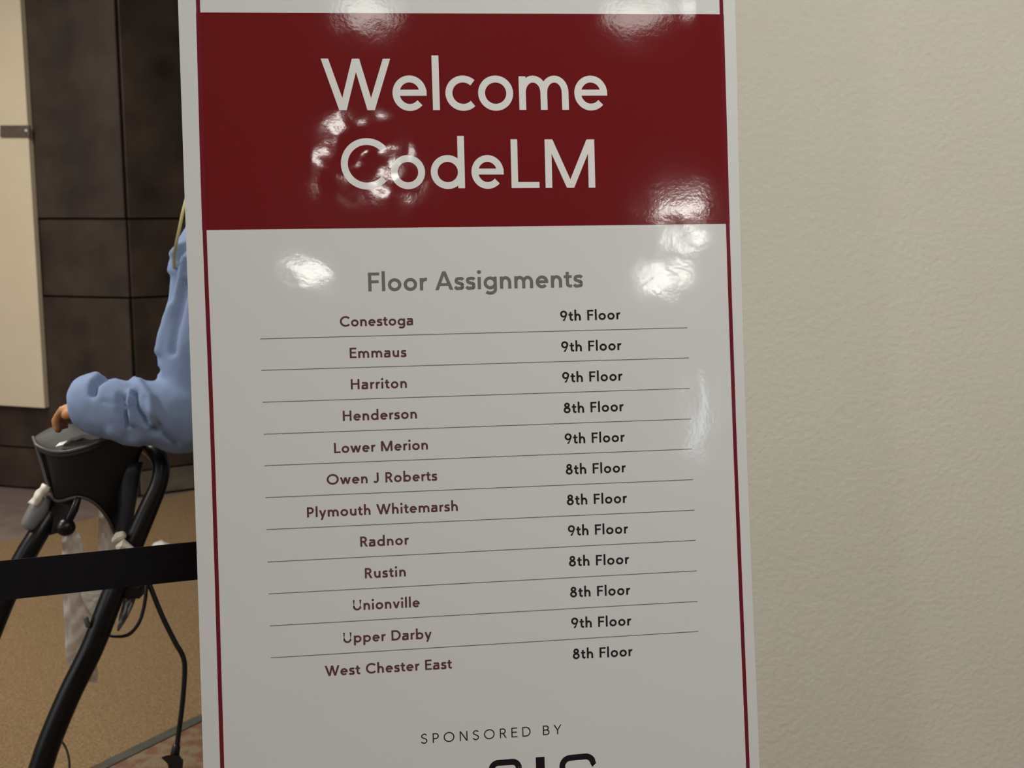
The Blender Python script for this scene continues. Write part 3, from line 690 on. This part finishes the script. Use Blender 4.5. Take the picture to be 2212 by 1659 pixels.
# white scrap on the far carpet
c0 = on_floor(346, 1181, .0); V = []; Fc = []
for i in range(5):
    for j in range(8):
        V.append(Vector((c0.x-.035+.075*j/7, c0.y-.03+.05*i/4, .001+.028*math.sin(math.pi*(j+.4)/7.8)*math.sin(math.pi*(i+.5)/5)+.004*math.sin(i*3+j*2))))
for i in range(4):
    for j in range(7): Fc.append((i*8+j, i*8+j+1, (i+1)*8+j+1, (i+1)*8+j))
V += [v.copy() for v in V]; 
for v in V[40:]: v.z = .0
Fc += [tuple(40+x for x in f[::-1]) for f in Fc]
rim = list(range(8))+[8*i+7 for i in range(1, 5)]+[32+j for j in range(6, -1, -1)]+[8*i for i in range(3, 0, -1)]
Fc += [(rim[(i+1) % len(rim)], rim[i], rim[i]+40, rim[(i+1) % len(rim)]+40) for i in range(len(rim))]
mk('crumpled_paper', V, Fc, M['paper'], label='small crumpled white paper lying on the tan carpet beyond the belt', cat='paper')

# ------------------------------------------------------------------ the person, mostly behind the banner, leaning on the frame
def remesh(mb, vox, smooth_n=4, wr=None):
    me = bpy.data.meshes.new('tmp'); me.from_pydata(mb.V, [], mb.F); o = bpy.data.objects.new('tmp', me); COL.objects.link(o)
    bm = bmesh.new(); bm.from_mesh(me); bmesh.ops.recalc_face_normals(bm, faces=bm.faces); bm.to_mesh(me); bm.free()
    r = o.modifiers.new('r', 'REMESH'); r.mode = 'VOXEL'; r.voxel_size = vox
    s_ = o.modifiers.new('s', 'SMOOTH'); s_.iterations = smooth_n; s_.factor = .5
    dg_ = bpy.context.evaluated_depsgraph_get(); ev = o.evaluated_get(dg_); m2 = bpy.data.meshes.new_from_object(ev)
    V = [v.co.copy() for v in m2.vertices]; N = [v.normal.copy() for v in m2.vertices]; Fc = [tuple(p.vertices) for p in m2.polygons]
    bpy.data.objects.remove(o); bpy.data.meshes.remove(me); bpy.data.meshes.remove(m2)
    if wr: V = [v+n*wr(v) for v, n in zip(V, N)]
    return V, Fc
D2 = 2.26
hip = at(690, 1010, 2.42); 
person = empty('person', (hip.x, hip.y, 0), 'person in a light blue sweatshirt leaning a forearm on the walking frame', 'person')
A = lambda x, y, d, r: tuple(at(x, y, d))+(r,)
forearm = [A(176, 868, D2+.03, .030), A(190, 866, D2+.02, .052), A(212, 872, D2+.01, .062), A(250, 880, D2, .064), A(300, 890, D2, .063), A(350, 895, D2, .066), A(392, 902, D2+.02, .073), A(420, 880, D2+.03, .066)]
upper = [A(404, 893, D2+.03, .068), A(414, 850, D2+.04, .068), A(424, 780, D2+.05, .074), A(436, 700, D2+.07, .074), A(444, 640, D2+.09, .072), A(446, 560, D2+.11, .068), A(462, 508, D2+.13, .056), A(510, 470, D2+.17, .066)]
shirt = MB()
q = spline(forearm, 6); shirt.tube([p[:3] for p in q], [p[3] for p in q], 28, capround=True)
q = spline(upper, 6); shirt.tube([p[:3] for p in q], [p[3] for p in q], 28)
sh = at(622, 500, 2.48)
torso = [Vector((sh.x-.02, sh.y, sh.z+.06)), Vector((sh.x, sh.y, sh.z)), Vector((sh.x+.04, sh.y, sh.z-.18)), Vector((sh.x+.08, sh.y, sh.z-.36)), Vector((sh.x+.10, sh.y, sh.z-.52))]
q = spline([tuple(p)+(r,) for p, r in zip(torso, (.07, .115, .125, .12, .125))], 6)
shirt.tube([p[:3] for p in q], [p[3] for p in q], 28, flat=1.0)
shirt.tube([at(505, 478, 2.43), Vector((sh.x, sh.y, sh.z)), Vector((sh.x+.02, sh.y+.17, sh.z-.0))], [.06, .085, .06], 20)
farm = [Vector((sh.x+.02, sh.y+.17, sh.z-.02)), Vector((sh.x+.05, sh.y+.20, sh.z-.16)), Vector((sh.x+.07, sh.y+.21, sh.z-.28)), Vector((sh.x+.03, sh.y+.20, sh.z-.40)), Vector((sh.x-.03, sh.y+.19, sh.z-.50))]
q = spline([tuple(p)+(r,) for p, r in zip(farm, (.058, .055, .05, .046, .040))], 6)
shirt.tube([p[:3] for p in q], [p[3] for p in q], 20)
def px(v):
    qv = v-CAM; z = qv.dot(FWD); return CX+F*qv.dot(RIGHT)/z, CY-F*qv.dot(UP)/z
def ridge(x, y, P, w_):                         # distance-based fold along a polyline in cloth coordinates
    best = 1e9
    for (ax, ay), (bx, by) in zip(P[:-1], P[1:]):
        dx, dy = bx-ax, by-ay; t = max(0, min(1, ((x-ax)*dx+(y-ay)*dy)/(dx*dx+dy*dy)))
        best = min(best, math.hypot(x-ax-dx*t, y-ay-dy*t))
    return math.exp(-(best/w_)**2)
FOLDS = [([(200, 850), (204, 828), (222, 812), (250, 806), (275, 812)], 7, -.012), ([(190, 830), (210, 806), (240, 797)], 8, .002),
         ([(222, 866), (250, 872)], 4, -.002), ([(268, 858), (270, 900), (276, 918)], 5, -.011), ([(282, 846), (280, 880), (286, 915)], 5, .007),
         ([(258, 852), (258, 890)], 5, -.005), ([(290, 850), (292, 880), (310, 905), (335, 935)], 7, -.010), ([(300, 830), (325, 860), (330, 900), (325, 920)], 10, .008),
         ([(296, 815), (308, 800), (340, 800)], 6, -.005), ([(330, 905), (355, 940), (380, 960)], 8, -.006), ([(240, 930), (270, 950), (300, 955)], 10, .004),
         ([(398, 560), (385, 620), (362, 690), (345, 760)], 8, .006), ([(375, 560), (380, 600), (370, 650)], 7, -.005), ([(402, 610), (385, 680), (372, 760)], 9, -.007),
         ([(378, 575), (392, 545), (402, 530)], 5, -.007), ([(368, 585), (370, 552), (390, 532)], 8, .006), ([(310, 790), (300, 812), (290, 820)], 6, .004)]
def wrinkle(v):
    x, y = px(v)
    z = .0035*noise.noise(v*14)+.0012*noise.noise(v*45)
    if x < 460 and v.y < 2.42:
        for P, w_, a in FOLDS:
            z += 1.5*a*ridge(x, y, P, w_*.9)
    return z
V, Fc = remesh(shirt, .0058, 3, wrinkle)
mk('sweatshirt', V, Fc, M['blue_cloth'], person, smooth=True, label='light blue sweatshirt')
# body: head, neck, hands
body = MB()
hd = Vector((sh.x-.055, sh.y, sh.z+.25))
body.tube([Vector((sh.x-.01, sh.y, sh.z+.0)), Vector((sh.x-.03, sh.y, sh.z+.12)), hd], [.06, .055, .055], 16)
body.ball(hd, .1, 22, (.95, .78, 1.18)); body.ball(hd+Vector((-.03, 0, -.05)), .07, 18, (.9, .8, .9))
body.ball(hd+Vector((-.103, 0, -.012)), .018, 10, (1.1, .7, 1.3))
for s_ in (-1, 1): body.ball(hd+Vector((.0, .078*s_, -.01)), .024, 10, (.7, .35, 1.2))
body.ball(hd+Vector((-.09, 0, -.062)), .018, 10, (.5, 1.3, .4))
# hand on the pad: palm and curled fingers coming out of the cuff
def hand(mb, w0, fdir, side, down, sc=1.0):
    w0 = Vector(w0); mb.tube([w0-fdir*.05, w0, w0+fdir*.045, w0+fdir*.085], [.026, .025, .036, .034], 14, flat=.6)
    for k, ln in enumerate((.070, .078, .072, .056)):
        b0 = w0+fdir*.082+side*(.026-.018*k)
        p1 = b0+fdir*ln*.45+down*.006; p2 = p1+fdir*ln*.22+down*ln*.28; p3 = p2+down*ln*.30-fdir*ln*.05
        mb.tube([b0-fdir*.02, b0, p1, p2, p3], [.0095, .0095, .009, .0085, .0075], 10)
    b0 = w0+fdir*.03+side*.032
    mb.tube([b0-side*.01, b0+fdir*.02+side*.014, b0+fdir*.05+side*.018+down*.01, b0+fdir*.07+side*.010+down*.015], [.013, .0125, .011, .009], 10)
wr_ = at(262, 868, D2+.045)
hand(body, wr_, Vector((-1, .12, -.08)).normalized(), Vector((-.1, -1, 0)).normalized(), Vector((0, 0, -1)))
body.tube([wr_, at(300, 895, D2+.02)], [.026, .034], 14)
fh = Vector(farm[-1]); hand(body, fh+Vector((-.03, 0, -.03)), Vector((-.5, 0, -.85)).normalized(), Vector((0, -1, 0)), Vector((-.8, 0, .3)).normalized())
body.tube([fh+Vector((.03, 0, .05)), fh+Vector((-.03, 0, -.03))], [.03, .026], 12)
body.tube([Vector((sh.x-.01, sh.y, sh.z)), Vector((sh.x+.10, sh.y, sh.z-.45))], [.06, .09], 14)
body.tube([at(300, 895, D2+.02), at(404, 893, D2+.03), at(444, 640, D2+.09), at(500, 478, D2+.15), Vector((sh.x-.01, sh.y, sh.z))], [.034, .036, .038, .034, .045], 14)
body.tube([Vector(p) for p in farm]+[fh], [.04, .04, .036, .034, .03, .03], 12)
body.tube([Vector((sh.x-.01, sh.y, sh.z)), Vector(farm[0])], [.04, .035], 12)
V, Fc = remesh(body, .0055, 2)
bd = mk('body', V, Fc, M['skin'], person, smooth=True)
hb2 = MB().ball(hd+Vector((.022, 0, .025)), .1, 22, (1.0, .88, 1.12)); hb2.build('hair', M['hair'], person, smooth=True)
for s_ in (-1, 1): MB().ball(hd+Vector((-.083, .030*s_, .008)), .010, 10).build('eye', M['hair'], person, smooth=True)
# trousers and shoes
tr_ = MB(); hp = torso[-1]
tr_.tube([hp+Vector((0, 0, .05)), hp+Vector((.01, 0, -.05)), hp+Vector((.01, 0, -.13))], [.118, .128, .12], 24)
for s_ in (-1, 1):
    tr_.tube([hp+Vector((.01, .06*s_, -.10)), hp+Vector((-.01, .075*s_, -.45)), Vector((hp.x+.06+.06*s_, hp.y+.085*s_, .09))], [.088, .066, .055], 20)
V, Fc = remesh(tr_, .012, 3)
mk('trousers', V, Fc, M['trousers'], person, smooth=True)
for s_ in (-1, 1):
    x0 = hp.x+.06+.06*s_; y0 = hp.y+.085*s_
    sb = MB().tube([(x0+.06, y0, .048), (x0, y0, .052), (x0-.09, y0, .040), (x0-.17, y0, .030)], [.042, .046, .038, .026], 14, flat=.9)
    V = [Vector((v.x, v.y, max(v.z, .0))) for v in sb.V]
    mk('shoe', V, sb.F, M['shoe'], person, smooth=True)
# yellow strap round the neck, falling over the shoulder
rows = []
sp = spline([(520, 395, 2.40), (470, 390, 2.36), (430, 402, 2.32), (408, 418, 2.29), (397, 450, 2.27), (388, 492, 2.265), (380, 530, 2.275), (376, 560, 2.30), (378, 590, 2.33)], 6)
for x, y, d in sp: rows.append([at(x-3.6+7.2*j/3, y-.6*j, d) for j in range(4)])
solid_grid('lanyard', rows, .0014, M['yellow_strap'], person, smooth=True, label='pale yellow strap hanging from the neck')
